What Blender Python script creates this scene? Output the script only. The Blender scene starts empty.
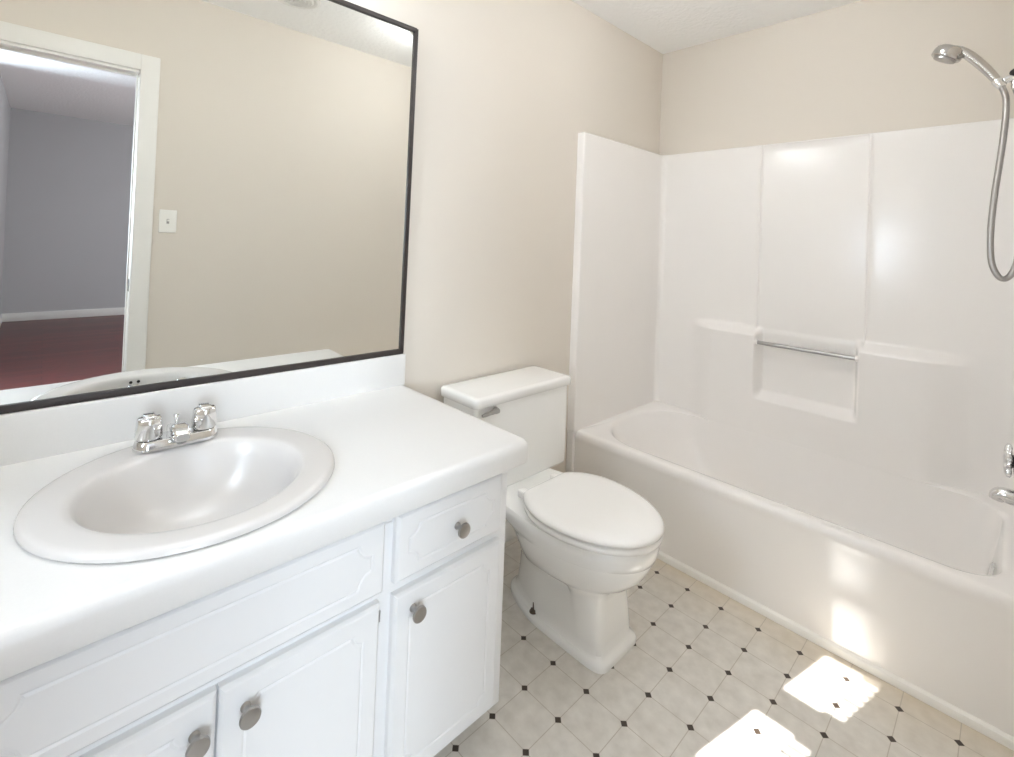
import bpy, bmesh, math, random
from mathutils import Vector, Matrix
from mathutils.geometry import tessellate_polygon

S = bpy.context.scene
COL = S.collection
PI = math.pi
R = math.radians

# ------------------------------------------------------------------ camera
CX, CY, CZ = 1.4854, -0.0493, 1.2807
YAW, PITCH, ROLL, FPX, PX, PY = 46.0848, 0.6128, 2.2198, 488.38, 507.0, 236.065
def make_camera():
    y = R(YAW)
    F = Vector((-math.sin(y), math.cos(y), 0)); Rt = Vector((math.cos(y), math.sin(y), 0)); U = Vector((0, 0, 1))
    a = R(PITCH); F, U = F*math.cos(a)+U*math.sin(a), U*math.cos(a)-F*math.sin(a)
    r = R(ROLL); Rt, U = Rt*math.cos(r)+U*math.sin(r), U*math.cos(r)-Rt*math.sin(r)
    cd = bpy.data.cameras.new('camera'); co = bpy.data.objects.new('camera', cd); COL.objects.link(co)
    m = Matrix((Rt, U, -F)).transposed().to_4x4(); m.translation = Vector((CX, CY, CZ))
    co.matrix_world = m
    cd.sensor_fit = 'HORIZONTAL'; cd.sensor_width = 36.0
    cd.lens = FPX/1014*36.0
    cd.shift_x = -(PX-507.0)/1014
    cd.shift_y = (PY-378.5)/1014
    cd.clip_start = 0.005; cd.clip_end = 100
    S.camera = co
make_camera()

# ------------------------------------------------------------------ colour management, world, sun, lamps
S.view_settings.view_transform = 'Standard'
S.view_settings.look = 'None'
S.view_settings.gamma = 1.0
S.view_settings.use_curve_mapping = False
S.view_settings.exposure = 0.66
S.cycles.max_bounces = 14
S.cycles.diffuse_bounces = 8
S.cycles.glossy_bounces = 6
S.cycles.caustics_reflective = False
S.cycles.caustics_refractive = False
S.cycles.use_denoising = True

W = bpy.data.worlds.new('sky'); S.world = W; W.use_nodes = True
W.node_tree.nodes['Background'].inputs[0].default_value = (0.72, 0.84, 1.0, 1)
W.node_tree.nodes['Background'].inputs[1].default_value = 2.0

SUN_SLOPE, SUN_TAN = 0.235, 0.65          # sideways and downward travel per metre into the room
def make_sun():
    d = bpy.data.lights.new('sun', 'SUN'); d.energy = 20.0; d.angle = R(0.3); d.color = (1.0, 0.985, 0.96)
    o = bpy.data.objects.new('sun', d); COL.objects.link(o)
    o.rotation_euler = Vector((SUN_SLOPE, 1.0, -SUN_TAN)).to_track_quat('-Z', 'Y').to_euler()
make_sun()
def area(name, loc, direction, sx, sy, power, color, spread=180):
    d = bpy.data.lights.new(name, 'AREA'); d.shape = 'RECTANGLE'; d.size = sx; d.size_y = sy
    d.energy = power; d.color = color; d.spread = R(spread)
    o = bpy.data.objects.new(name, d); COL.objects.link(o); o.location = loc
    o.rotation_euler = Vector(direction).to_track_quat('-Z', 'Y').to_euler()
    return o
area('window_daylight', (0.60, -0.66, 1.36), (0, 1, 0), 0.15, 0.44, 7, (0.74, 0.86, 1.0))
area('bedroom_window_daylight', (4.0, 3.05, 1.5), (0, -1, 0), 1.6, 1.3, 24, (1.0, 0.98, 0.96))
area('added_bay_fill', (4.16, -1.15, 1.45), (-1, 0, 0), 1.4, 1.4, 76, (0.75, 0.875, 1.0))  # added fill light, stands in an unseen bay and shines through the doorway

# ------------------------------------------------------------------ materials
def srgb(r, g, b):
    f = lambda c: (c/255/12.92) if c/255 <= 0.04045 else ((c/255+0.055)/1.055)**2.4
    return (f(r), f(g), f(b), 1)
def mat(name, col, rough=0.5, metal=0.0, coat=0.0, bump=None, mottle=None, spec=0.5, aniso=None):
    m = bpy.data.materials.new(name); m.use_nodes = True
    nt = m.node_tree; b = nt.nodes['Principled BSDF']
    b.inputs['Base Color'].default_value = col
    b.inputs['Roughness'].default_value = rough
    b.inputs['Metallic'].default_value = metal
    b.inputs['Coat Weight'].default_value = coat
    b.inputs['Coat Roughness'].default_value = 0.08
    b.inputs['Specular IOR Level'].default_value = spec
    tc = nt.nodes.new('ShaderNodeTexCoord')
    if mottle:                              # scale, amount
        n = nt.nodes.new('ShaderNodeTexNoise'); n.inputs['Scale'].default_value = mottle[0]; n.inputs['Detail'].default_value = 4
        nt.links.new(tc.outputs['Object'], n.inputs['Vector'])
        mx = nt.nodes.new('ShaderNodeMix'); mx.data_type = 'RGBA'
        mx.inputs['A'].default_value = [c*(1-mottle[1]) for c in col[:3]]+[1]
        mx.inputs['B'].default_value = [min(1, c*(1+mottle[1])) for c in col[:3]]+[1]
        nt.links.new(n.outputs['Fac'], mx.inputs['Factor']); nt.links.new(mx.outputs['Result'], b.inputs['Base Color'])
    if bump:                                # scale, strength, distance
        n = nt.nodes.new('ShaderNodeTexNoise'); n.inputs['Scale'].default_value = bump[0]; n.inputs['Detail'].default_value = 3
        nt.links.new(tc.outputs['Object'], n.inputs['Vector'])
        bp = nt.nodes.new('ShaderNodeBump'); bp.inputs['Strength'].default_value = bump[1]; bp.inputs['Distance'].default_value = bump[2]
        nt.links.new(n.outputs['Fac'], bp.inputs['Height']); nt.links.new(bp.outputs['Normal'], b.inputs['Normal'])
    return m

M = dict(
    wall=mat('beige_wall_paint', srgb(222, 215, 205), 0.75, bump=(220, 0.15, 0.001), spec=0.2),
    ceiling=mat('textured_ceiling_paint', srgb(246, 246, 245), 0.9, bump=(45, 0.7, 0.006), spec=0.1),
    trim=mat('white_trim_paint', srgb(236, 235, 231), 0.45, mottle=(6, 0.015)),
    caulk=mat('caulk_trim', srgb(238, 236, 231), 0.4, mottle=(14, 0.03)),
    cabinet=mat('white_cabinet_paint', srgb(229, 229, 229), 0.42, mottle=(9, 0.012), bump=(90, 0.04, 0.001)),
    toekick=mat('toe_kick_paint', srgb(200, 196, 190), 0.6, mottle=(9, 0.06)),
    laminate=mat('white_laminate', srgb(225, 224, 222), 0.32, mottle=(260, 0.02)),
    sink=mat('bone_porcelain', srgb(212, 209, 206), 0.24, coat=0.0, mottle=(5, 0.01)),
    porcelain=mat('white_porcelain', srgb(243, 243, 241), 0.10, coat=0.6, mottle=(5, 0.008)),
    seat=mat('white_seat_plastic', srgb(244, 243, 241), 0.22, mottle=(5, 0.008)),
    gelcoat=mat('white_gelcoat', srgb(240, 237, 234), 0.2, coat=0.0, mottle=(5, 0.01)),
    chrome=mat('chrome', (0.80, 0.80, 0.80, 1), 0.10, 1.0, mottle=(30, 0.03)),
    nickel=mat('brushed_nickel', (0.43, 0.415, 0.40, 1), 0.32, 1.0, mottle=(60, 0.10)),
    satin=mat('satin_chrome', (0.56, 0.545, 0.525, 1), 0.2, 1.0, mottle=(40, 0.04)),
    dark=mat('dark_hole', srgb(35, 32, 30), 0.8, mottle=(20, 0.1)),
    bronze=mat('dark_mirror_frame', srgb(52, 45, 43), 0.45, mottle=(30, 0.15)),
    mirror=mat('silvered_glass', (0.90, 0.91, 0.89, 1), 0.0, 1.0, mottle=(3, 0.004)),
    steel=mat('dull_steel_lever', (0.42, 0.41, 0.40, 1), 0.28, 1.0, mottle=(60, 0.1)),
    bolt=mat('rusty_bolt', srgb(110, 98, 88), 0.5, 0.6, mottle=(120, 0.25)),
    bedwall=mat('grey_bedroom_paint', srgb(186, 185, 186), 0.8, mottle=(2, 0.03)),
    plastic=mat('switch_plastic', srgb(240, 239, 234), 0.35, mottle=(20, 0.01)),
)
def glow(name, col, strength):
    m = mat(name, col, 0.4, mottle=(4, 0.01)); b = m.node_tree.nodes['Principled BSDF']
    b.inputs['Emission Color'].default_value = col; b.inputs['Emission Strength'].default_value = strength
    return m

TILE, TOX, TOY = 0.1251, 0.6595, 1.7568
def floor_material():
    m = bpy.data.materials.new('vinyl_tile_floor'); m.use_nodes = True; nt = m.node_tree; L = nt.links
    b = nt.nodes['Principled BSDF']; b.inputs['Roughness'].default_value = 0.34; b.inputs['Specular IOR Level'].default_value = 0.4
    g = nt.nodes.new('ShaderNodeNewGeometry'); sp = nt.nodes.new('ShaderNodeSeparateXYZ'); L.new(g.outputs['Position'], sp.inputs[0])
    def mth(op, a, c=None, clamp=False):
        n = nt.nodes.new('ShaderNodeMath'); n.operation = op; n.use_clamp = clamp
        for i, v in enumerate((a, c)):
            if v is None: continue
            if isinstance(v, (int, float)): n.inputs[i].default_value = v
            else: L.new(v, n.inputs[i])
        return n.outputs[0]
    def dist(out, o):                        # metres to the nearest grid line
        u = mth('DIVIDE', mth('SUBTRACT', out, o), TILE)
        return mth('MULTIPLY', mth('ABSOLUTE', mth('SUBTRACT', u, mth('ROUND', u))), TILE)
    dx, dy = dist(sp.outputs['X'], TOX), dist(sp.outputs['Y'], TOY)
    dot = mth('LESS_THAN', mth('ADD', dx, dy), 0.0108)
    grout = mth('LESS_THAN', mth('MINIMUM', dx, dy), 0.0011)
    rim = mth('LESS_THAN', mth('ADD', dx, dy), 0.0122)
    grout = mth('MAXIMUM', grout, rim)
    n1 = nt.nodes.new('ShaderNodeTexNoise'); n1.inputs['Scale'].default_value = 26; n1.inputs['Detail'].default_value = 6
    L.new(g.outputs['Position'], n1.inputs['Vector'])
    r1 = nt.nodes.new('ShaderNodeValToRGB'); L.new(n1.outputs['Fac'], r1.inputs[0])
    r1.color_ramp.elements[0].position = 0.3; r1.color_ramp.elements[0].color = srgb(205, 200, 192)
    r1.color_ramp.elements[1].position = 0.75; r1.color_ramp.elements[1].color = srgb(224, 220, 213)
    # yellowed old stains along the tub
    n2 = nt.nodes.new('ShaderNodeTexNoise'); n2.inputs['Scale'].default_value = 5; n2.inputs['Detail'].default_value = 5
    L.new(g.outputs['Position'], n2.inputs['Vector'])
    mr = nt.nodes.new('ShaderNodeMapRange'); mr.inputs['From Min'].default_value = 1.62; mr.inputs['From Max'].default_value = 1.86
    L.new(sp.outputs['Y'], mr.inputs['Value'])
    st = mth('MULTIPLY', mth('MULTIPLY', mr.outputs['Result'], n2.outputs['Fac']), 1.0, True)
    mx0 = nt.nodes.new('ShaderNodeMix'); mx0.data_type = 'RGBA'; L.new(st, mx0.inputs['Factor'])
    L.new(r1.outputs['Color'], mx0.inputs['A']); mx0.inputs['B'].default_value = srgb(205, 186, 154)
    mx = nt.nodes.new('ShaderNodeMix'); mx.data_type = 'RGBA'
    L.new(mth('MULTIPLY', grout, 0.75), mx.inputs['Factor']); L.new(mx0.outputs['Result'], mx.inputs['A']); mx.inputs['B'].default_value = srgb(176, 166, 152)
    mx2 = nt.nodes.new('ShaderNodeMix'); mx2.data_type = 'RGBA'
    L.new(dot, mx2.inputs['Factor']); L.new(mx.outputs['Result'], mx2.inputs['A']); mx2.inputs['B'].default_value = srgb(62, 52, 44)
    L.new(mx2.outputs['Result'], b.inputs['Base Color'])
    bp = nt.nodes.new('ShaderNodeBump'); bp.inputs['Strength'].default_value = 0.25; bp.inputs['Distance'].default_value = 0.001
    L.new(n1.outputs['Fac'], bp.inputs['Height']); L.new(bp.outputs['Normal'], b.inputs['Normal'])
    return m
M['floor'] = floor_material()
def wood_material():
    m = bpy.data.materials.new('dark_red_wood_floor'); m.use_nodes = True; nt = m.node_tree; L = nt.links
    b = nt.nodes['Principled BSDF']; b.inputs['Roughness'].default_value = 0.32
    g = nt.nodes.new('ShaderNodeNewGeometry'); mp = nt.nodes.new('ShaderNodeMapping'); L.new(g.outputs['Position'], mp.inputs[0])
    br = nt.nodes.new('ShaderNodeTexBrick'); br.inputs['Scale'].default_value = 1; br.inputs['Brick Width'].default_value = 1.1; br.inputs['Row Height'].default_value = 0.09
    br.inputs['Mortar Size'].default_value = 0.0015; br.inputs['Color1'].default_value = srgb(118, 58, 54); br.inputs['Color2'].default_value = srgb(92, 44, 44); br.inputs['Mortar'].default_value = srgb(40, 24, 24)
    mp.inputs['Rotation'].default_value = (0, 0, PI/2)
    L.new(mp.outputs[0], br.inputs['Vector'])
    n = nt.nodes.new('ShaderNodeTexNoise'); n.inputs['Scale'].default_value = 9; n.inputs['Detail'].default_value = 6; L.new(mp.outputs[0], n.inputs['Vector'])
    mx = nt.nodes.new('ShaderNodeMix'); mx.data_type = 'RGBA'; mx.blend_type = 'MULTIPLY'; mx.inputs['Factor'].default_value = 0.5
    L.new(br.outputs['Color'], mx.inputs['A']); L.new(n.outputs['Color'], mx.inputs['B']); L.new(mx.outputs['Result'], b.inputs['Base Color'])
    return m
M['wood'] = wood_material()

# ------------------------------------------------------------------ mesh helpers
def link(name, verts, faces, m, parent=None, smooth=30):
    me = bpy.data.meshes.new(name); me.from_pydata([tuple(v) for v in verts], [], faces)
    bm = bmesh.new(); bm.from_mesh(me)
    bmesh.ops.remove_doubles(bm, verts=bm.verts, dist=1e-6)
    bmesh.ops.recalc_face_normals(bm, faces=bm.faces)
    for f in bm.faces: f.smooth = smooth > 0
    bm.to_mesh(me); bm.free()
    if smooth > 0: me.set_sharp_from_angle(angle=R(smooth))
    me.materials.append(m)
    o = bpy.data.objects.new(name, me); COL.objects.link(o)
    if parent: o.parent = parent
    return o
class MB:
    def __init__(s): s.v, s.f = [], []
    def add(s, verts, faces):
        n = len(s.v); s.v += [Vector(v) for v in verts]; s.f += [tuple(i+n for i in f) for f in faces]; return s
    def rings(s, rings, cap0=True, cap1=True, closed=True):
        n = len(rings[0]); v = [p for r in rings for p in r]; f = []
        for a in range(len(rings)-1):
            for i in range(n if closed else n-1):
                j = (i+1) % n
                f.append((a*n+i, a*n+j, (a+1)*n+j, (a+1)*n+i))
        if cap0: f.append(tuple(range(n))[::-1])
        if cap1: f.append(tuple(range((len(rings)-1)*n, len(rings)*n)))
        return s.add(v, f)
    def box(s, x0, x1, y0, y1, z0, z1, bev=0.0, seg=2):
        bm = bmesh.new()
        bmesh.ops.create_cube(bm, size=1, matrix=Matrix.Translation(((x0+x1)/2, (y0+y1)/2, (z0+z1)/2)) @ Matrix.Diagonal((x1-x0, y1-y0, z1-z0, 1)))
        if bev > 0: bmesh.ops.bevel(bm, geom=bm.edges[:], offset=bev, segments=seg, profile=0.5, affect='EDGES')
        bm.verts.index_update()
        s.add([v.co.copy() for v in bm.verts], [tuple(v.index for v in f.verts) for f in bm.faces]); bm.free(); return s
    def lathe(s, prof, mtx=None, n=32, lobes=0, amp=0.0):        # prof: (radius, height) along local z
        mtx = mtx or Matrix.Identity(4); rings = []
        for item in prof:
            r, h = item[0], item[1]; am = item[2] if len(item) > 2 else amp
            ring = []
            for i in range(n):
                t = 2*PI*i/n; rr = r*(1+am*math.cos(lobes*t)) if lobes else r
                ring.append(mtx @ Vector((rr*math.cos(t), rr*math.sin(t), h)))
            rings.append(ring)
        return s.rings(rings)
    def tube(s, pts, rad, n=12, ripple=0.0, cap=True):
        rings = []; pts = [Vector(p) for p in pts]
        up = None
        for i, p in enumerate(pts):
            t = (pts[min(i+1, len(pts)-1)]-pts[max(i-1, 0)]).normalized()
            if up is None: up = t.orthogonal().normalized()
            up = (up-t*up.dot(t)).normalized(); w = t.cross(up)
            r = rad[i] if isinstance(rad, (list, tuple)) else rad
            if ripple and i % 2: r -= ripple
            rings.append([p+up*r*math.cos(2*PI*k/n)+w*r*math.sin(2*PI*k/n) for k in range(n)])
        return s.rings(rings, cap, cap)
    def xf(s, mtx): s.v = [mtx @ v for v in s.v]; return s
    def build(s, name, m, parent=None, smooth=30): return link(name, s.v, s.f, m, parent, smooth)
def spline(pts, n):
    pts = [Vector(p) for p in pts]; P = [2*pts[0]-pts[1]]+pts+[2*pts[-1]-pts[-2]]; out = []
    for i in range(1, len(P)-2):
        for k in range(n):
            t = k/n; a, b, c, d = P[i-1:i+3]
            out.append(0.5*((2*b)+(c-a)*t+(2*a-5*b+4*c-d)*t*t+(3*b-a-3*c+d)*t**3))
    out.append(pts[-1]); return out
def thing(name, label, cat, loc=(0, 0, 0), group=None, kind=None):
    o = bpy.data.objects.new(name, None); COL.objects.link(o); o.location = loc; o.empty_display_size = 0.05
    return tag(o, label, cat, group, kind)
def tag(o, label=None, cat=None, group=None, kind=None):
    for k, v in (('label', label), ('category', cat), ('group', group), ('kind', kind)):
        if v: o[k] = v
    return o
def rot_axis(loc, direction):                # local +z turned to a direction
    m = Vector(direction).to_track_quat('Z', 'Y').to_matrix().to_4x4(); m.translation = Vector(loc); return m
def rrect(x0, x1, y0, y1, r, z, n=8, e=1):   # rounded rectangle ring, counter-clockwise, e points inside each straight edge
    out = []
    cs = ((x1-r, y1-r, 0), (x0+r, y1-r, PI/2), (x0+r, y0+r, PI), (x1-r, y0+r, 1.5*PI))
    for k, (cx, cy, a0) in enumerate(cs):
        for i in range(n+1):
            a = a0+PI/2*i/n; out.append(Vector((cx+r*math.cos(a), cy+r*math.sin(a), z)))
        nx, ny, na = cs[(k+1) % 4]
        q = Vector((nx+r*math.cos(na), ny+r*math.sin(na), z)); p = out[-1].copy()
        for j in range(1, e+1): out.append(p.lerp(q, j/(e+1)))
    return out
def poly_faces(loops):                       # flat filled region with holes -> verts, tris
    tris = tessellate_polygon([[Vector(p) for p in l] for l in loops])
    return [Vector(p) for l in loops for p in l], [tuple(t) for t in tris]

# ------------------------------------------------------------------ the setting
XW, YB, YN, ZC, T = 1.53, 2.6214, -0.52, 2.44, 0.12
DY0, DY1, DZ = -0.325, 0.285, 2.017          # doorway
WX0, WX1, WZ0, WZ1 = 0.515, 0.69, 1.118, 1.59   # small window in the wall behind
st = lambda o: tag(o, kind='structure')
st(MB().box(-T, XW+T*0.5, YN-T, YB+T, -0.05, 0).build('floor', M['floor'], smooth=0))
st(MB().box(-T, XW+T, YN-T, YB+T, ZC, ZC+0.06).build('ceiling', M['ceiling'], smooth=0))
st(MB().box(-T, 0, YN-T, YB+T, 0, ZC).build('wall_left', M['wall'], smooth=0))
st(MB().box(0, XW+T, YB, YB+T, 0, ZC).build('wall_back', M['wall'], smooth=0))
w = MB(); w.box(XW, XW+T, DY1, YB, 0, ZC); w.box(XW, XW+T, YN-T, DY0, 0, ZC); w.box(XW, XW+T, DY0, DY1, DZ, ZC)
st(w.build('wall_right', M['wall'], smooth=0))
w = MB(); w.box(0, WX0, YN-T, YN, 0, ZC); w.box(WX1, XW, YN-T, YN, 0, ZC); w.box(WX0, WX1, YN-T, YN, 0, WZ0); w.box(WX0, WX1, YN-T, YN, WZ1, ZC)
st(w.build('wall_front', M['wall'], smooth=0))
# small double-hung window behind the viewpoint: frame, meeting rail, short louvre slats
wf = MB()
wf.box(WX0, WX1, YN-0.09, YN-0.05, 1.333, 1.397)
wf.box(WX1-0.012, WX1, YN-0.09, YN-0.05, WZ0, WZ1); wf.box(WX0, WX0+0.012, YN-0.09, YN-0.05, WZ0, WZ1)
wo = st(wf.build('window_1', M['trim'], smooth=0))
sl = MB(); z = WZ0+0.012
while z < WZ1-0.01:
    sl.box(WX1-0.052, WX1-0.006, YN-0.032, YN-0.028, z, z+0.0085); z += 0.0195
sl.build('louvre', M['trim'], wo, smooth=0)
# doorway: jamb lining and casing
j = MB(); j.box(XW-0.002, XW+T+0.002, DY1-0.008, DY1+0.001, 0, DZ); j.box(XW-0.002, XW+T+0.002, DY0-0.001, DY0+0.018, 0, DZ); j.box(XW-0.002, XW+T+0.002, DY0, DY1, DZ-0.018, DZ+0.001)
j.box(XW+0.045, XW+0.06, DY1-0.014, DY1-0.008, 0, DZ-0.018); j.box(XW+0.045, XW+0.06, DY0+0.018, DY0+0.03, 0, DZ-0.018); j.box(XW+0.045, XW+0.06, DY0+0.018, DY1-0.018, DZ-0.03, DZ-0.018)
do = st(j.build('door_1', M['trim'], smooth=0))
c = MB()
c.box(XW-0.016, XW+0.0, DY1-0.006, 0.356, 0, DZ+0.072, 0.004); c.box(XW-0.016, XW, DY0-0.071, DY0+0.006, 0, DZ+0.072, 0.004)
c.box(XW-0.016, XW, DY0+0.005, DY1-0.005, DZ-0.006, DZ+0.072, 0.004)
c.build('casing', M['trim'], do)
sp_ = MB(); sp_.box(XW+0.012, XW+0.038, DY1-0.0095, DY1-0.0075, 0.93, 0.99, 0.0005); sp_.build('strike_plate', M['dark'], do)
# baseboards
st(MB().box(0, 0.012, 0.872, 1.835, 0, 0.085, 0.004).build('baseboard_left', M['trim']))
b = MB(); b.box(XW-0.012, XW, 0.358, 1.84, 0, 0.085, 0.004)
st(b.build('baseboard_right', M['trim']))
# white trim strip at the foot of the tub
pr = [(1.864, 0.0), (1.838, 0.0), (1.838, 0.010), (1.842, 0.020), (1.850, 0.026), (1.864, 0.028)]
st(MB().rings([[Vector((x, y, z)) for y, z in pr] for x in (0.036, XW-0.001)]).build('trim_1', M['caulk']))
# bedroom beyond the doorway (seen in the mirror)
BX0, BX1, BY0, BY1 = XW+T, 6.5, -0.345, 3.2
BYF, BXC = -2.1, 4.2                        # unseen bedroom bay, added so its window throws fill through the doorway
st(MB().box(XW+T*0.5, BX1+T, BYF-T, BY1+T, -0.05, 0).build('floor_bedroom', M['wood'], smooth=0))
st(MB().box(BX0, BX1+T, BYF-T, BY1+T, ZC, ZC+0.06).build('ceiling_bedroom', M['ceiling'], smooth=0))
st(MB().box(BX1, BX1+T, BY0-T, BY1+T, 0, ZC).build('wall_bedroom_back', M['bedwall'], smooth=0))
w = MB(); w.box(BXC, BX1, BY0-T, BY0, 0, ZC); w.box(BX0, BXC+T, BYF-T, BYF, 0, ZC)
w.box(BXC, BXC+T, BYF, -1.85, 0, ZC); w.box(BXC, BXC+T, -0.45, BY0-T, 0, ZC); w.box(BXC, BXC+T, -1.85, -0.45, 0, 0.75); w.box(BXC, BXC+T, -1.85, -0.45, 2.15, ZC)
st(w.build('wall_bedroom_left', M['bedwall'], smooth=0))
w = MB()
for y0, y1, z0, z1 in ((-1.85, -1.81, 0.75, 2.15), (-0.49, -0.45, 0.75, 2.15), (-1.81, -0.49, 0.75, 0.79), (-1.81, -0.49, 2.11, 2.15), (-1.81, -0.49, 1.43, 1.47)): w.box(BXC+0.03, BXC+0.07, y0, y1, z0, z1)
st(w.build('window_2', M['trim'], smooth=0))  # added window frame around the bay fill light
w = MB()
for x0, x1, z0, z1 in ((3.0, 3.04, 0.8, 2.2), (4.96, 5.0, 0.8, 2.2), (3.04, 4.96, 0.8, 0.84), (3.04, 4.96, 2.16, 2.2), (3.04, 4.96, 1.48, 1.52)): w.box(x0, x1, BY1+0.03, BY1+0.07, z0, z1)
st(w.build('window_3', M['trim'], smooth=0))
w = MB(); w.box(BX0, 3.0, BY1, BY1+T, 0, ZC); w.box(5.0, BX1, BY1, BY1+T, 0, ZC); w.box(3.0, 5.0, BY1, BY1+T, 0, 0.8); w.box(3.0, 5.0, BY1, BY1+T, 2.2, ZC)
st(w.build('wall_bedroom_right', M['bedwall'], smooth=0))
st(MB().box(BX0-0.002, BX0, BYF, DY0-0.001, 0, ZC).build('wall_bedroom_front', M['bedwall'], smooth=0))
st(MB().box(BX1-0.014, BX1, BY0, BY1, 0, 0.095, 0.003).build('baseboard_bedroom', M['trim']))
st(MB().box(BXC, BX1-0.014, BY0, BY0+0.014, 0, 0.095, 0.003).build('baseboard_bedroom_left', M['trim']))

# ------------------------------------------------------------------ added ceiling lamp (unseen, brightens the tub alcove)
lamp = thing('added_ceiling_light', 'added unseen round frosted glass ceiling light on the ceiling in front of the tub', 'lamp', (0.85, 1.55, ZC))
MB().lathe([(0.17, 0), (0.17, -0.02), (0.155, -0.028), (0.0, -0.028)][:3]).build('base', M['nickel'], lamp)
MB().lathe([(0.06, -0.0205), (0.10, -0.045), (0.13, -0.085), (0.125, -0.125), (0.09, -0.155), (0.04, -0.168), (0.004, -0.170)]).build('shade', glow('added_lamp_glow', (0.95, 0.975, 1.0, 1), 15.0), lamp)

vl = thing('added_vanity_light', 'added unseen wall lamp with a row of frosted globes above the mirror', 'lamp', (0, 0.20, 2.20))  # added unseen lamp, brightens the opposite wall and the tub apron
MB().box(0.001, 0.022, -0.36, 0.36, -0.05, 0.05, 0.006).build('back_plate', M['nickel'], vl)
GL = glow('added_globe_glow', (0.94, 0.975, 1.0, 1), 32.0)
for y in (-0.27, -0.09, 0.09, 0.27):
    g = MB().lathe([(0.02, 0.02), (0.024, 0.024), (0.02, 0.055)], rot_axis((0, y, 0), (1, 0, 0)), 24).build('socket', M['nickel'], vl)
    MB().lathe([(max(0.006, 0.046*math.sin(PI*i/14)), 0.094-0.046*math.cos(PI*i/14)) for i in range(15)], rot_axis((0, y, 0), (1, 0, 0)), 32).build('globe', GL, g)

# ------------------------------------------------------------------ bathtub
def sst(a, b, x): t = max(0, min(1, (x-a)/(b-a))); return t*t*(3-2*t)
TX0, TX1, TY0, TY1, ZR = 0.036, XW-0.006, 1.848, YB-0.004, 0.381
tub = thing('bathtub', 'white built-in bathtub with a smooth apron along the tiled floor', 'bathtub', (0, 0, 0))
rings = []
for ins, z in ((0.004, 0.0), (0.004, 0.05), (0.004, 0.20), (0.004, 0.325), (0.004, 0.338), (0.003, 0.346), (0.003, 0.354), (0.005, 0.364), (0.010, 0.373), (0.017, 0.379), (0.026, ZR)):
    rings.append(rrect(TX0, TX1, TY0+ins, TY1, 0.003+ins*0.2, z, 10, 14))
def inner(d0x, d1x, dy0, dy1, r, z):           # large corner radius at the head end, a tighter one at the tap end
    a, b = rrect(0.082+d0x, 1.485-d1x, 1.913+dy0, 2.5432-dy1, r, z, 10, 14), rrect(0.082+d0x, 1.485-d1x, 1.913+dy0, 2.5432-dy1, r*0.5, z, 10, 14)
    return [p.lerp(q, sst(0.6, 1.0, p.x)) for p, q in zip(a, b)]
rings += [inner(-0.012, -0.012, -0.012, -0.012, 0.25, ZR), inner(0, 0, 0, 0, 0.24, ZR-0.004), inner(0.010, 0.008, 0.008, 0.001, 0.235, ZR-0.014),
          inner(0.05, 0.02, 0.025, 0.008, 0.22, 0.28), inner(0.12, 0.04, 0.045, 0.03, 0.20, 0.18), inner(0.19, 0.06, 0.065, 0.05, 0.17, 0.11),
          inner(0.25, 0.09, 0.095, 0.08, 0.14, 0.07), inner(0.33, 0.16, 0.15, 0.14, 0.10, 0.055)]
MB().rings(rings, cap0=False, cap1=True).build('shell', M['gelcoat'], tub, 40)
MB().box(0.001, 0.037, 1.834, 1.90, 0.0, 0.3765, 0.003).build('end_flange', M['gelcoat'], tub)
dm = MB(); dm.lathe([(0.038, 0.0), (0.037, 0.003), (0.028, 0.004), (0.026, 0.001), (0.004, 0.002)], Matrix.Translation((1.26, 2.23, 0.0555))); dm.build('drain', M['chrome'], tub)
ov = MB(); ov.lathe([(0.036, 0), (0.036, 0.004), (0.028, 0.009), (0.006, 0.010)], rot_axis((1.4585, 2.23, 0.26), (-1, 0, 0.15))); ov.build('overflow_plate', M['chrome'], tub)

# ------------------------------------------------------------------ shower surround (moulded panels, one sweep in plan)
ZS = 1.826
sur = thing('shower_surround', 'white moulded shower surround with recessed soap ledge and steel bar above the tub', 'shower surround')
SX0, SX1, SYB, SYF = 0.042, XW-0.022, YB-0.022, 1.833
def plan():
    pts = []                                  # (x, y, nx, ny)
    def lin(a, b, n, nrm):
        for i in range(n): t = i/n; pts.append((a[0]+(b[0]-a[0])*t, a[1]+(b[1]-a[1])*t, *nrm))
    def arc(cx, cy, r, a0, a1, n, sgn):
        for i in range(n+1):
            a = a0+(a1-a0)*i/n; pts.append((cx+r*math.cos(a), cy+r*math.sin(a), sgn*math.cos(a), sgn*math.sin(a)))
    pts.append((0.001, SYF, 0, -1)); pts.append((SX0-0.008, SYF, 0, -1))
    arc(SX0-0.008, SYF+0.008, 0.008, -PI/2, 0, 5, 1)
    lin((SX0, SYF+0.02), (SX0, SYB-0.03), 12, (1, 0))
    arc(SX0+0.028, SYB-0.028, 0.028, PI, PI/2, 8, -1)
    xs = set([SX0+0.04, SX1-0.04])
    def dense(c, hw, n=8):
        for i in range(-n, n+1): xs.add(c+hw*i/n)
    for c_, h_ in ((0.315, 0.09), (0.607, 0.026), (1.014, 0.026), (1.315, 0.10)): dense(c_, h_)
    for c_ in (0.592, 1.033): dense(c_, 0.010, 6)
    for i in range(60): xs.add(SX0+0.04+(SX1-SX0-0.08)*i/60)
    last = 0
    for x in sorted(xs):
        if x-last > 0.0012: pts.append((x, SYB, 0, -1)); last = x
    arc(SX1-0.028, SYB-0.028, 0.028, PI/2, 0, 8, -1)
    lin((SX1, SYB-0.03), (SX1, SYF+0.02), 12, (-1, 0))
    arc(SX1+0.008, SYF+0.008, 0.008, PI, 1.5*PI, 5, 1)
    pts.append((XW-0.001, SYF, 0, -1))
    return pts
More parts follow.
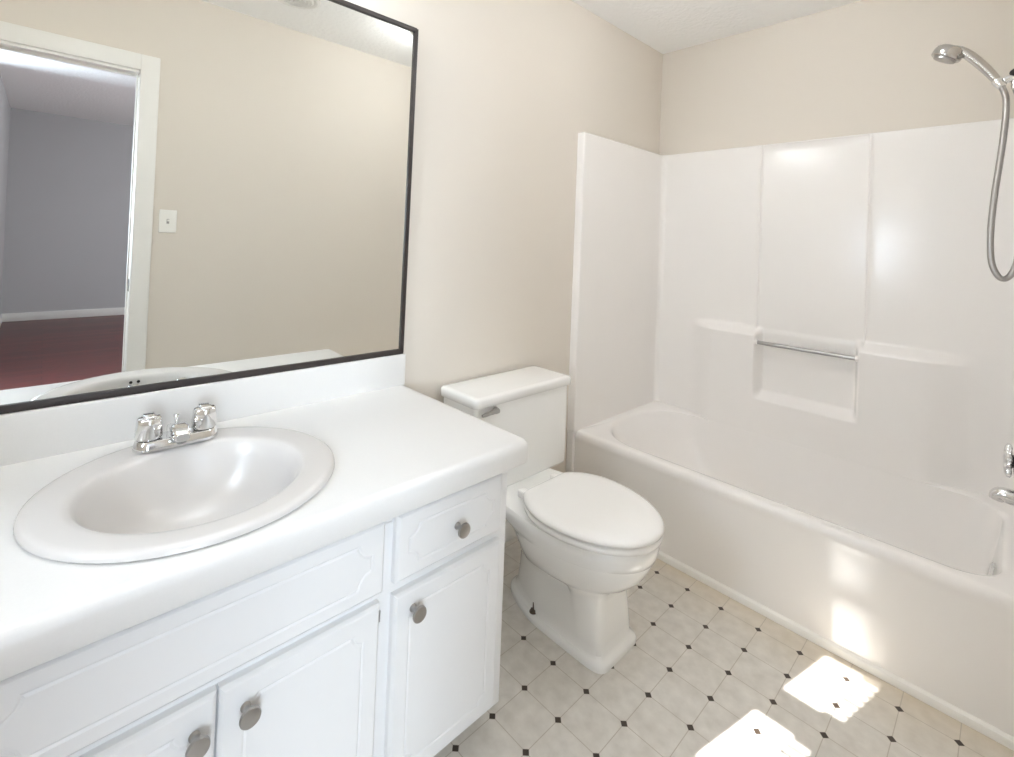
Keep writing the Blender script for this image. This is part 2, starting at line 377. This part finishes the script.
def relief(x, y, z):
    if y < SYB-0.001 or not (0.07 < x < 1.47): return 0.0
    blk = sst(0.23, 0.40, x)*(1-sst(1.22, 1.41, x))*(1-sst(0.855, 0.905, z))*0.056
    nic = sst(0.592, 0.622, x)*(1-sst(0.999, 1.029, x))*sst(0.545, 0.592, z)
    p = blk*(1-nic)
    cen = sst(0.586, 0.596, x)*(1-sst(1.029, 1.039, x))*sst(0.87, 0.90, z)
    ridge = 0.0035*(math.exp(-((x-0.586)/0.004)**2)+math.exp(-((x-1.039)/0.004)**2))*sst(0.87, 0.90, z)
    return p-0.004*cen+ridge
zs = set()
for i in range(40): zs.add(0.3775+(ZS-0.012-0.3775)*i/39)
for c_, h_ in ((0.569, 0.028), (0.875, 0.042)):
    for i in range(-8, 9): zs.add(c_+h_*i/8)
zl = [q for q in sorted(zs)]; zz = [zl[0]]
for q in zl[1:]:
    if q-zz[-1] > 0.0015: zz.append(q)
pl = plan(); rings = []
for z in zz: rings.append([Vector((x+nx*relief(x, y, z), y+ny*relief(x, y, z), z)) for x, y, nx, ny in pl])
for k in range(1, 5):                         # rounded top edge turning back to the wall
    a = PI/2*k/4; rings.append([Vector((x-nx*0.008*(1-math.cos(a)), y-ny*0.008*(1-math.cos(a)), ZS-0.012+0.010*math.sin(a))) for x, y, nx, ny in pl])
rings.append([Vector((min(max(x-nx*0.03, 0.001), XW-0.001), min(y-ny*0.02, YB-0.001), ZS-0.001)) for x, y, nx, ny in pl])
MB().rings(rings, False, False, closed=False).build('panels', M['gelcoat'], sur, 50)
gb = MB(); gy = SYB-0.044; gb.tube([(0.600, gy, 0.826), (1.022, gy, 0.826)], 0.0095, 16); gb.build('grab_bar', M['steel'], sur)
for x in (0.603, 1.019):
    MB().lathe([(0.014, -0.006), (0.015, 0.0), (0.014, 0.006)], rot_axis((x, gy, 0.826), (1, 0, 0)), 20).build('bar_socket', M['gelcoat'], sur)

# ------------------------------------------------------------------ tub filler, valve, shower
SYC = 2.25
sp = thing('tub_spout', 'chrome tub spout low on the tub end wall', 'tap', (SX1, SYC, 0.52))
pth = spline([(0.0, 0, -0.004), (-0.022, 0, -0.002), (-0.036, 0, -0.003), (-0.045, 0, -0.010), (-0.048, 0, -0.022)], 6)
MB().tube(pth, [0.026-0.008*i/(len(pth)-1) for i in range(len(pth))], 20).build('spout', M['chrome'], sp, 40)
MB().lathe([(0.034, 0), (0.034, 0.004), (0.027, 0.008)], rot_axis((0, 0, 0), (-1, 0, 0))).build('flange', M['chrome'], sp)
va = thing('shower_valve', 'chrome shower valve with a lobed round handle above the tub spout', 'tap', (SX1, SYC, 0.632))
MB().lathe([(0.075, 0), (0.075, 0.003), (0.06, 0.008), (0.03, 0.011)], rot_axis((0, 0, 0), (-1, 0, 0))).build('escutcheon', M['chrome'], va)
MB().lathe([(0.020, 0.011, 0), (0.022, 0.014, 0.02), (0.040, 0.013, 0.14), (0.047, 0.018, 0.17), (0.046, 0.026, 0.17), (0.038, 0.032, 0.14), (0.012, 0.035, 0.0)], rot_axis((0, 0, 0), (-1, 0, 0)), 72, 8).build('handle', M['chrome'], va, 50)
arm = thing('shower_pipe', 'chrome shower arm with a swivel holder on the tub end wall', 'shower arm', (XW, SYC, 1.93))
MB().lathe([(0.032, 0), (0.031, 0.004), (0.02, 0.012), (0.011, 0.014)], rot_axis((0, 0, 0), (-1, 0, 0))).build('flange', M['chrome'], arm)
MB().tube([(-0.005, 0, 0), (-0.016, 0, -0.001), (-0.028, 0, -0.008), (-0.042, 0, -0.022)], 0.0105, 14).build('pipe', M['chrome'], arm)
MB().lathe([(0.0, -0.018), (0.014, -0.018), (0.0175, -0.012), (0.0175, 0.010), (0.014, 0.016), (0.0, 0.016)][1:5], rot_axis((-0.046, 0, -0.030), (-0.75, 0, -0.6)), 24).build('swivel_nut', M['dark'], arm)
MB().lathe([(0.011, -0.02), (0.0125, -0.014), (0.0125, 0.014), (0.011, 0.02)], rot_axis((-0.060, 0, -0.046), (-0.9, 0, -0.25)), 20).build('holder', M['chrome'], arm)
MB().lathe([(0.0085, 0), (0.0085, 0.018), (0.0105, 0.020), (0.0105, 0.032), (0.008, 0.034)], rot_axis((-0.055, 0, -0.050), (0.12, 0, -1)), 20).build('hose_outlet', M['chrome'], arm)
hs = thing('hand_shower', 'chrome hand shower on a curved handle tilted out over the tub', 'shower head')
hp = spline([(1.318, SYC, 2.018), (1.344, SYC, 2.005), (1.372, SYC, 1.976), (1.402, SYC, 1.936), (1.428, SYC, 1.895), (1.446, SYC, 1.862)], 6)
rr = [0.014+0.003*math.sin(PI*i/(len(hp)-1))-0.003*i/(len(hp)-1) for i in range(len(hp))]
MB().tube(hp, rr, 18).build('handle', M['satin'], hs, 40)
hm = rot_axis((1.312, SYC, 2.008), (0.46, 0, 0.89))
MB().lathe([(0.012, 0.022), (0.030, 0.019), (0.039, 0.012), (0.0435, 0.0), (0.0435, -0.018), (0.041, -0.022), (0.010, -0.022)][::-1], hm, 36).build('head', M['satin'], hs, 35)
MB().lathe([(0.033, -0.0225), (0.032, -0.029), (0.024, -0.031), (0.004, -0.030)], hm, 32).build('spray_face', M['steel'], hs, 35)
MB().lathe([(0.0125, -0.016), (0.0145, -0.012), (0.0145, 0.012), (0.0125, 0.016)], rot_axis((1.4405, SYC, 1.872), (-0.55, 0, 0.83)), 20).build('grip_collar', M['chrome'], hs)
hose = spline([(1.4465, SYC, 1.861), (1.457, SYC, 1.82), (1.4575, SYC, 1.75), (1.449, SYC, 1.63), (1.437, SYC, 1.50), (1.430, SYC, 1.37), (1.435, SYC, 1.27), (1.4565, SYC, 1.222), (1.480, SYC+0.004, 1.235), (1.495, SYC+0.008, 1.30), (1.497, SYC+0.01, 1.45), (1.496, SYC+0.008, 1.65), (1.489, SYC+0.003, 1.80), (1.479, SYC, 1.849)], 26)
MB().tube(hose, 0.0094, 10, 0.0009).build('shower_hose', M['nickel'], None, 60)
tag(bpy.data.objects['shower_hose'], 'ribbed metal shower hose hanging in a loop below the hand shower', 'hose')

# ------------------------------------------------------------------ vanity cabinet
VY0, VY1, XF, XD = -0.47, 0.876, 0.562, 0.582
van = thing('vanity_cabinet', 'white painted vanity cabinet with routed doors and round nickel knobs', 'cabinet')
bd = MB(); bd.box(XF-0.019, XF, VY0, VY1, 0.062, 0.668, 0.0015)
for y0, y1 in ((VY0, -0.436), (-0.146, -0.109), (0.507, 0.529), (0.835, VY1)): bd.box(XF-0.019, XF, y0, y1, 0.664, 0.707, 0.001)
bd.box(0.002, XF-0.018, VY1-0.016, VY1, 0.062, 0.7069); bd.box(0.002, XF-0.018, VY0, VY0+0.016, 0.062, 0.7069); bd.box(0.002, XF-0.018, VY0+0.015, VY1-0.015, 0.062, 0.078)
bd.build('body', M['cabinet'], van)
MB().box(0.02, 0.50, VY0+0.01, VY1-0.012, 0.0, 0.0625).build('toe_kick', M['toekick'], van, 0)
def offset_loop(l, d):
    out = []; n = len(l)
    for i in range(n):
        a, b, c = Vector(l[i-1]), Vector(l[i]), Vector(l[(i+1) % n])
        t1 = (b-a).normalized(); t2 = (c-b).normalized()
        n1 = Vector((-t1.y, t1.x)); n2 = Vector((-t2.y, t2.x)); m = (n1+n2)
        m = m.normalized() if m.length > 1e-6 else n1
        out.append(b+m*(d/max(0.5, m.dot(n1))))
    return out
def slab(y0, y1, z0, z1, inset, cut, top_only=False):
    """door or drawer front with a routed groove whose corners are scooped in"""
    mb = MB(); d = 0.004
    th = XD-XF
    ring = lambda k, x: [Vector((x, p.x, p.y)) for p in [Vector((y0+k, z0+k)), Vector((y1-k, z0+k)), Vector((y1-k, z1-k)), Vector((y0+k, z1-k))]]
    k1 = 0.007
    mb.rings([ring(0, XF), ring(0, XD-0.007), ring(0.0025, XD-0.003), ring(k1, XD)], True, False)
    a0, a1, b0, b1 = y0+inset, y1-inset, z0+inset, z1-inset
    def corner(cx, cy, a):                    # ogee scoop: concave quarter circle about the corner with small shoulders
        s = 0.006; pts = []
        for i in range(9):
            t = a+PI/2-PI/2*i/8
            pts.append(Vector((cx+cut*math.cos(t), cy+cut*math.sin(t))))
        return pts
    lp = []
    if top_only:
        lp += [Vector((a0, b0)), Vector((a1, b0))]
    else:
        lp += corner(a0, b0, 0)
        lp += corner(a1, b0, PI/2)
    lp += corner(a1, b1, PI); lp += corner(a0, b1, 1.5*PI)
    ins = offset_loop(lp, 0.004); ins2 = offset_loop(lp, 0.008)
    P = lambda l, x: [Vector((x, p.x, p.y)) for p in l]
    fr = [Vector((y0+k1, z0+k1)), Vector((y1-k1, z0+k1)), Vector((y1-k1, z1-k1)), Vector((y0+k1, z1-k1))]
    flat = [[(p.x, p.y, 0) for p in fr], [(p.x, p.y, 0) for p in lp]]
    v, f = poly_faces(flat); mb.add([Vector((XD, p.x, p.y)) for p in v], f)
    mb.rings([P(lp, XD), P(ins, XD-0.0019), P(ins2, XD)], False, False)
    v, f = poly_faces([[(p.x, p.y, 0) for p in ins2]]); mb.add([Vector((XD, p.x, p.y)) for p in v], f)
    return mb
def knob(y, z, parent):
    k = MB(); k.lathe([(0.0085, 0.0), (0.0085, 0.002), (0.0062, 0.005), (0.0062, 0.014), (0.009, 0.018), (0.0155, 0.0225), (0.0172, 0.0245), (0.0172, 0.0275), (0.0160, 0.0295), (0.012, 0.0302), (0.003, 0.0304)], rot_axis((XD, y, z), (1, 0, 0)), 32)
    return k.build('knob', M['nickel'], parent, 35)
slab(-0.103, 0.503, 0.532, 0.683, 0.028, 0.030).build('false_front', M['cabinet'], van, 25)
for (y0, y1, ky) in ((-0.103, 0.1945, 0.163), (0.1985, 0.497, 0.239)):
    d = slab(y0, y1, 0.085, 0.513, 0.036, 0.022).build('door', M['cabinet'], van, 25); knob(ky, 0.462, d)
for (y0, y1, ky, kd) in ((0.530, 0.842, 0.694, 0.577), (-0.445, -0.137, -0.291, -0.18)):
    d = slab(y0, y1, 0.535, 0.682, 0.028, 0.026).build('drawer', M['cabinet'], van, 25); knob(ky, 0.602, d)
    d = slab(y0, y1, 0.085, 0.510, 0.036, 0.022).build('door', M['cabinet'], van, 25); knob(kd, 0.466, d)
for z in (0.475, 0.14):                       # the little hinge barrels at the door edge
    MB().lathe([(0.003, 0), (0.003, 0.022)], Matrix.Translation((XF+0.004, 0.5025, z-0.011)), 10).build('hinge', M['nickel'], van)

# ------------------------------------------------------------------ countertop with sink cut-out
ZT, CD, CY0, CY1 = 0.768, 0.625, -0.518, 0.896
SKX, SKY = 0.341, 0.205
ct = thing('countertop', 'white laminate countertop with rounded front edge and backsplash on the vanity', 'countertop')
def outline(k, z): return rrect(0.002, CD-k, CY0+min(k, 0.002), CY1-k*0.8, 0.016, z, 6, 10)
mb = MB(); rings = [outline(0.018, 0.7075), outline(0.008, 0.7075), outline(0.003, 0.710), outline(0.0, 0.717), outline(0.0, 0.748), outline(0.003, 0.758), outline(0.009, 0.7655), outline(0.018, ZT)]
mb.rings(rings, False, False)
N = 64
hole = [Vector((SKX+0.225*math.cos(2*PI*i/N), SKY+0.225*math.sin(2*PI*i/N), ZT)) for i in range(N)]
v, f = poly_faces([rings[-1], hole]); mb.add(v, f)
mb.rings([hole, [Vector((p.x, p.y, 0.7075)) for p in hole]], False, False)
v, f = poly_faces([rings[0], [Vector((p.x, p.y, 0.7075)) for p in hole]]); mb.add(v, f)
mb.build('slab', M['laminate'], ct, 40)
MB().box(0.002, 0.022, CY0, CY1-0.002, ZT-0.002, 0.875, 0.004, 3).build('backsplash', M['laminate'], ct)

# ------------------------------------------------------------------ sink
sink = thing('bathroom_sink', 'round bone porcelain drop-in sink set in the white countertop', 'sink', (SKX, SKY, ZT))
def ell(cx, rx, ry, z, n=72): return [Vector((cx+rx*math.cos(2*PI*i/n), ry*math.sin(2*PI*i/n), z)) for i in range(n)]
rg = [ell(0, 0.222, 0.222, -0.01), ell(0, 0.253, 0.261, 0.0005), ell(0, 0.257, 0.265, 0.004), ell(0, 0.256, 0.264, 0.010), ell(0, 0.250, 0.258, 0.0145), ell(0, 0.241, 0.249, 0.0155),
      ell(0.004, 0.202, 0.210, 0.0125), ell(0.006, 0.191, 0.199, 0.0115), ell(0.006, 0.186, 0.194, 0.008), ell(0.006, 0.180, 0.188, 0.0), ell(0.006, 0.172, 0.178, -0.02), ell(0.005, 0.158, 0.163, -0.055),
      ell(0.0, 0.134, 0.138, -0.09), ell(-0.006, 0.10, 0.103, -0.115), ell(-0.01, 0.06, 0.06, -0.128), ell(-0.012, 0.030, 0.030, -0.132), ell(-0.012, 0.024, 0.024, -0.136)]
MB().rings(rg, False, True).build('bowl', M['sink'], sink, 50)
MB().lathe([(0.029, 0), (0.029, 0.0025), (0.023, 0.003), (0.021, 0.0005), (0.018, 0.002), (0.004, 0.004)], Matrix.Translation((-0.012, 0, -0.1315)), 32).build('drain', M['chrome'], sink)
for y in (-0.019, 0.001):
    MB().lathe([(0.0045, 0), (0.0045, 0.003)], rot_axis((0.1775, y-0.0, -0.0055), (-1, 0, 0.35)), 16).build('overflow_hole', M['dark'], sink)

# ------------------------------------------------------------------ faucet
FX, FY, FZ = 0.137, 0.204, ZT+0.0145
fa = thing('faucet', 'chrome two-handle faucet standing on the back rim of the sink', 'tap', (FX, FY, FZ))
def obr(hl, hw, z): return [Vector((p.x, p.y, z)) for p in rrect(-hw, hw, -hl, hl, hw*0.96, 0, 8, 2)]
MB().rings([obr(0.084, 0.030, 0), obr(0.084, 0.030, 0.004), obr(0.080, 0.027, 0.018), obr(0.077, 0.024, 0.021)]).build('base_plate', M['chrome'], fa, 35)
for s in (-1, 1):
    h = MB(); h.lathe([(0.023, 0.022, 0), (0.0260, 0.025, 0.0), (0.0268, 0.030, 0.010), (0.0246, 0.058, 0.03), (0.0238, 0.066, 0.035), (0.0225, 0.0685, 0.03), (0.020, 0.070, 0.0), (0.004, 0.071, 0)], Matrix.Translation((0, 0.0545*s, 0)), 60, 6)
    hd = h.build('handle', M['chrome'], fa, 25)
    MB().lathe([(0.0225, 0), (0.0225, 0.003)], Matrix.Translation((0, 0.0545*s, 0.0205)), 32).build('gasket', M['dark'], hd)
    MB().box(-0.021, 0.021, 0.0545*s-0.012, 0.0545*s+0.012, 0.068, 0.0755, 0.0035, 3).build('grip', M['chrome'], hd)
mb = MB()
def sect(x, hw, z0, z1): return [Vector((x, p.x, p.y)) for p in rrect(-hw, hw, z0, z1, min(hw, (z1-z0)/2)*0.6, 0, 5, 1)]
mb.rings([sect(-0.024, 0.014, 0.018, 0.030), sect(-0.012, 0.019, 0.018, 0.042), sect(0.004, 0.020, 0.017, 0.047), sect(0.020, 0.019, 0.017, 0.048), sect(0.040, 0.0175, 0.020, 0.046), sect(0.056, 0.016, 0.021, 0.041), sect(0.062, 0.012, 0.021, 0.036)])
spo = mb.build('spout', M['chrome'], fa, 45)
MB().lathe([(0.010, 0.014), (0.010, 0.022)], Matrix.Translation((0.048, 0, 0)), 16).build('aerator', M['steel'], spo)
MB().lathe([(0.003, 0.03), (0.003, 0.050), (0.0045, 0.054), (0.0065, 0.057), (0.006, 0.060), (0.002, 0.061)], Matrix.Translation((-0.016, 0, 0)), 14).build('lift_rod', M['chrome'], fa)

# ------------------------------------------------------------------ mirror
MY, MZ0, MZ1, MX = 0.8861, 0.8755, 2.0104, 0.0119
mir = thing('wall_mirror', 'large mirror in a thin dark frame standing on the backsplash above the sink', 'mirror')
nrm = Vector((1, R(-0.1601), R(-0.613))).normalized()
ey = Vector((0, 1, 0)); ey = (ey-nrm*ey.dot(nrm)).normalized(); ez = nrm.cross(ey)
mm = Matrix((nrm, ey, ez)).transposed().to_4x4(); mm.translation = Vector((MX, MY, MZ0)); mir.matrix_world = mm
ML, MH = 1.33, MZ1-MZ0
MB().box(-0.005, 0.0, -ML+0.002, -0.002, 0.002, MH-0.002).build('glass', M['mirror'], mir, 0)
for (y0, y1, z0, z1) in ((-0.015, 0.0, 0.004, MH-0.002), (-ML, -ML+0.015, 0.004, MH-0.002), (-ML, -0.001, 0.0, 0.0175), (-ML, -0.006, MH-0.016, MH)):
    MB().box(-0.006, 0.006, y0, y1, z0, z1, 0.0015).build('frame_strip', M['bronze'], mir)

# ------------------------------------------------------------------ toilet
TC = 1.307
toi = thing('toilet', 'white two-piece toilet with closed lid between the vanity and the tub', 'toilet', (0, TC, 0))
def slice_(z, xb, xf, hw, hb, nf, nb, x0, pinch=0.0, n=72):
    out = []
    for i in range(n):
        t = 2*PI*i/n; c, s = math.cos(t), math.sin(t)
        if c >= 0: x = x0+(xf-x0)*abs(c)**(2/nf); y = hw*math.copysign(abs(s)**(2/nf), s)
        else:
            x = x0-(x0-xb)*abs(c)**(2/nb); y = hw*math.copysign(abs(s)**(2/nb), s)
            u = (x0-x)/(x0-xb); u = u*u*(3-2*u); y *= 1+(hb/hw-1)*u
        y *= 1-pinch*math.exp(-((x-0.482)/0.036)**2)
        out.append(Vector((x, y, z)))
    return out
prof = [(0.000, .200, .664, .112, .088, 9, 2.6, .42, 0), (0.013, .200, .664, .112, .088, 9, 2.6, .42, 0), (0.019, .203, .661, .109, .085, 9, 2.6, .42, 0), (0.023, .212, .652, .101, .076, 9, 2.6, .42, .03), (0.032, .222, .645, .098, .073, 8, 2.6, .42, .12),
        (0.06, .232, .643, .102, .074, 8, 2.6, .42, .30), (0.12, .242, .636, .104, .078, 7, 2.6, .42, .40), (0.17, .245, .630, .105, .082, 6, 2.6, .42, .38), (0.190, .243, .630, .107, .085, 5, 2.6, .42, .28),
        (0.203, .240, .636, .117, .090, 3.4, 2.6, .42, .08), (0.216, .238, .655, .135, .095, 2.5, 2.6, .42, 0), (0.235, .230, .692, .156, .102, 2.2, 2.6, .42, 0), (0.27, .215, .724, .174, .110, 2.1, 2.8, .43, 0),
        (0.310, .185, .743, .185, .120, 2.1, 3, .43, 0), (0.322, .160, .745, .186, .125, 2.1, 3.2, .43, 0), (0.326, .145, .752, .191, .128, 2.1, 3.4, .43, 0), (0.340, .080, .757, .193, .135, 2.1, 4, .43, 0),
        (0.355, .050, .759, .194, .140, 2.1, 5, .43, 0), (0.372, .042, .758, .193, .142, 2.1, 5, .43, 0), (0.380, .050, .750, .186, .136, 2.1, 5, .43, 0)]
MB().rings([slice_(*p) for p in prof]).build('bowl', M['porcelain'], toi, 42)
def egg(z, xb, xf, x0, hw, hb, rc=.02):      # ellipse in front, its back cut straight, corners eased
    A = (x0-xb)/math.sqrt(1-(hb/hw)**2); up = []
    for i in range(19): a = PI/2*i/18; up.append((x0+(xf-x0)*math.cos(a), hw*math.sin(a)))
    xe = xb+rc; yc = lambda x: hw*math.sqrt(max(0, 1-((x0-x)/A)**2))
    for i in range(1, 13): x = x0-(x0-xe)*i/12; up.append((x, yc(x)))
    p0, p1, p2 = Vector((xe, yc(xe))), Vector((xb, hb)), Vector((xb, hb-rc))
    for i in range(1, 7): t = i/6; q = p0*(1-t)**2+p1*2*t*(1-t)+p2*t*t; up.append((q.x, q.y))
    up.append((xb, hb*0.3))
    return [Vector((x, y, z)) for x, y in up]+[Vector((x, -y, z)) for x, y in up[:0:-1]]
def seat_ring(z, k, xb=.326): return egg(z, xb+k, .772-k, .50, .196-k, .116-k)
MB().rings([seat_ring(.383, .010), seat_ring(.386, .004), seat_ring(.396, .002), seat_ring(.402, .008)]).build('seat', M['seat'], toi, 60)
MB().rings([seat_ring(.4075, .010), seat_ring(.410, .0015), seat_ring(.416, 0.0), seat_ring(.422, .004), seat_ring(.4265, .014)]+[[Vector((.53+(p.x-.53)*f, p.y*f, z)) for p in seat_ring(0, .014)] for f, z in ((.85, .4292), (.6, .4308), (.3, .4315))]).build('lid', M['seat'], toi, 60)
for s in (-1, 1):
    MB().box(  .285, .335, .085*s-.017, .085*s+.017, .381, .408, .006, 3).build('hinge', M['seat'], toi)
def tk(x0, x1, y0, y1, r, z): return [Vector((p.x, p.y, z)) for p in rrect(x0, x1, y0, y1, r, 0, 8, 3)]
MB().rings([tk(.034, .204, -.240, .248, .016, .374), tk(.026, .211, -.247, .256, .018, .378), tk(.022, .214, -.250, .259, .018, .388), tk(.022, .216, -.252, .258, .018, .55), tk(.022, .217, -.252, .255, .018, .70)]).build('tank', M['porcelain'], toi, 60)
MB().rings([tk(.016, .223, -.254, .257, .018, .6985), tk(.012, .229, -.259, .262, .020, .702), tk(.012, .231, -.260, .263, .020, .726), tk(.013, .229, -.258, .261, .020, .7315), tk(.018, .224, -.253, .256, .018, .735), tk(.03, .212, -.240, .243, .014, .7365)]).build('tank_lid', M['porcelain'], toi, 60)
lv = MB(); lv.lathe([(.012, 0), (.012, .004), (.008, .007), (.006, .014)], rot_axis((.216, -.160, .680), (1, 0, 0)), 20)
lv.tube(spline([(.230, -.158, .680), (.233, -.18, .682), (.236, -.208, .681), (.236, -.236, .679)], 5), [.0095]*4+[.0085]*4+[.007]*6+[.0055]*2, 12)
lv.build('flush_lever', M['steel'], toi, 40)
bo = MB(); bo.lathe([(.013, 0), (.013, .003), (.0095, .0035), (.0095, .009), (.0026, .0095), (.0026, .032), (.001, .033)], Matrix.Translation((.376, -.096, .026)), 16)
bo.build('floor_bolt', M['bolt'], toi, 35)
bo = MB(); bo.lathe([(.013, 0), (.013, .003), (.0095, .0035), (.0095, .009), (.0026, .0095), (.0026, .032), (.001, .033)], Matrix.Translation((.376, .096, .026)), 16)
bo.build('floor_bolt', M['bolt'], toi, 35)

# ------------------------------------------------------------------ light switch and ceiling vent (both seen in the mirror)
sw = thing('light_switch', 'white single light switch plate on the wall beside the doorway', 'light switch', (XW, 0.420, 1.283))
MB().box(-0.006, 0, -0.038, 0.038, -0.058, 0.058, 0.003, 3).build('plate', M['plastic'], sw)
MB().box(-0.0085, -0.0055, -0.0055, 0.0055, -0.012, 0.012).build('slot', M['steel'], sw)
MB().box(-0.018, -0.0055, -0.0045, 0.0045, 0.000, 0.009, 0.0015).build('toggle', M['plastic'], sw)
ve = thing('ceiling_vent', 'round white air vent in the ceiling', 'vent', (1.10, 0.845, ZC))
MB().lathe([(0.115, 0), (0.113, -0.005), (0.10, -0.010), (0.090, -0.007), (0.088, -0.0045), (0.004, -0.0045)], None, 40).build('frame', M['trim'], ve)
for r in (0.078, 0.060, 0.042, 0.024):
    ring = MB(); sec = [(r+0.004, -0.004), (r+0.006, -0.006), (r-0.003, -0.012), (r-0.005, -0.010)]
    ring.rings([[Vector((q*math.cos(2*PI*k/40), q*math.sin(2*PI*k/40), h)) for q, h in sec] for k in range(41)], False, False)
    ring.build('louvre', M['trim'], ve)
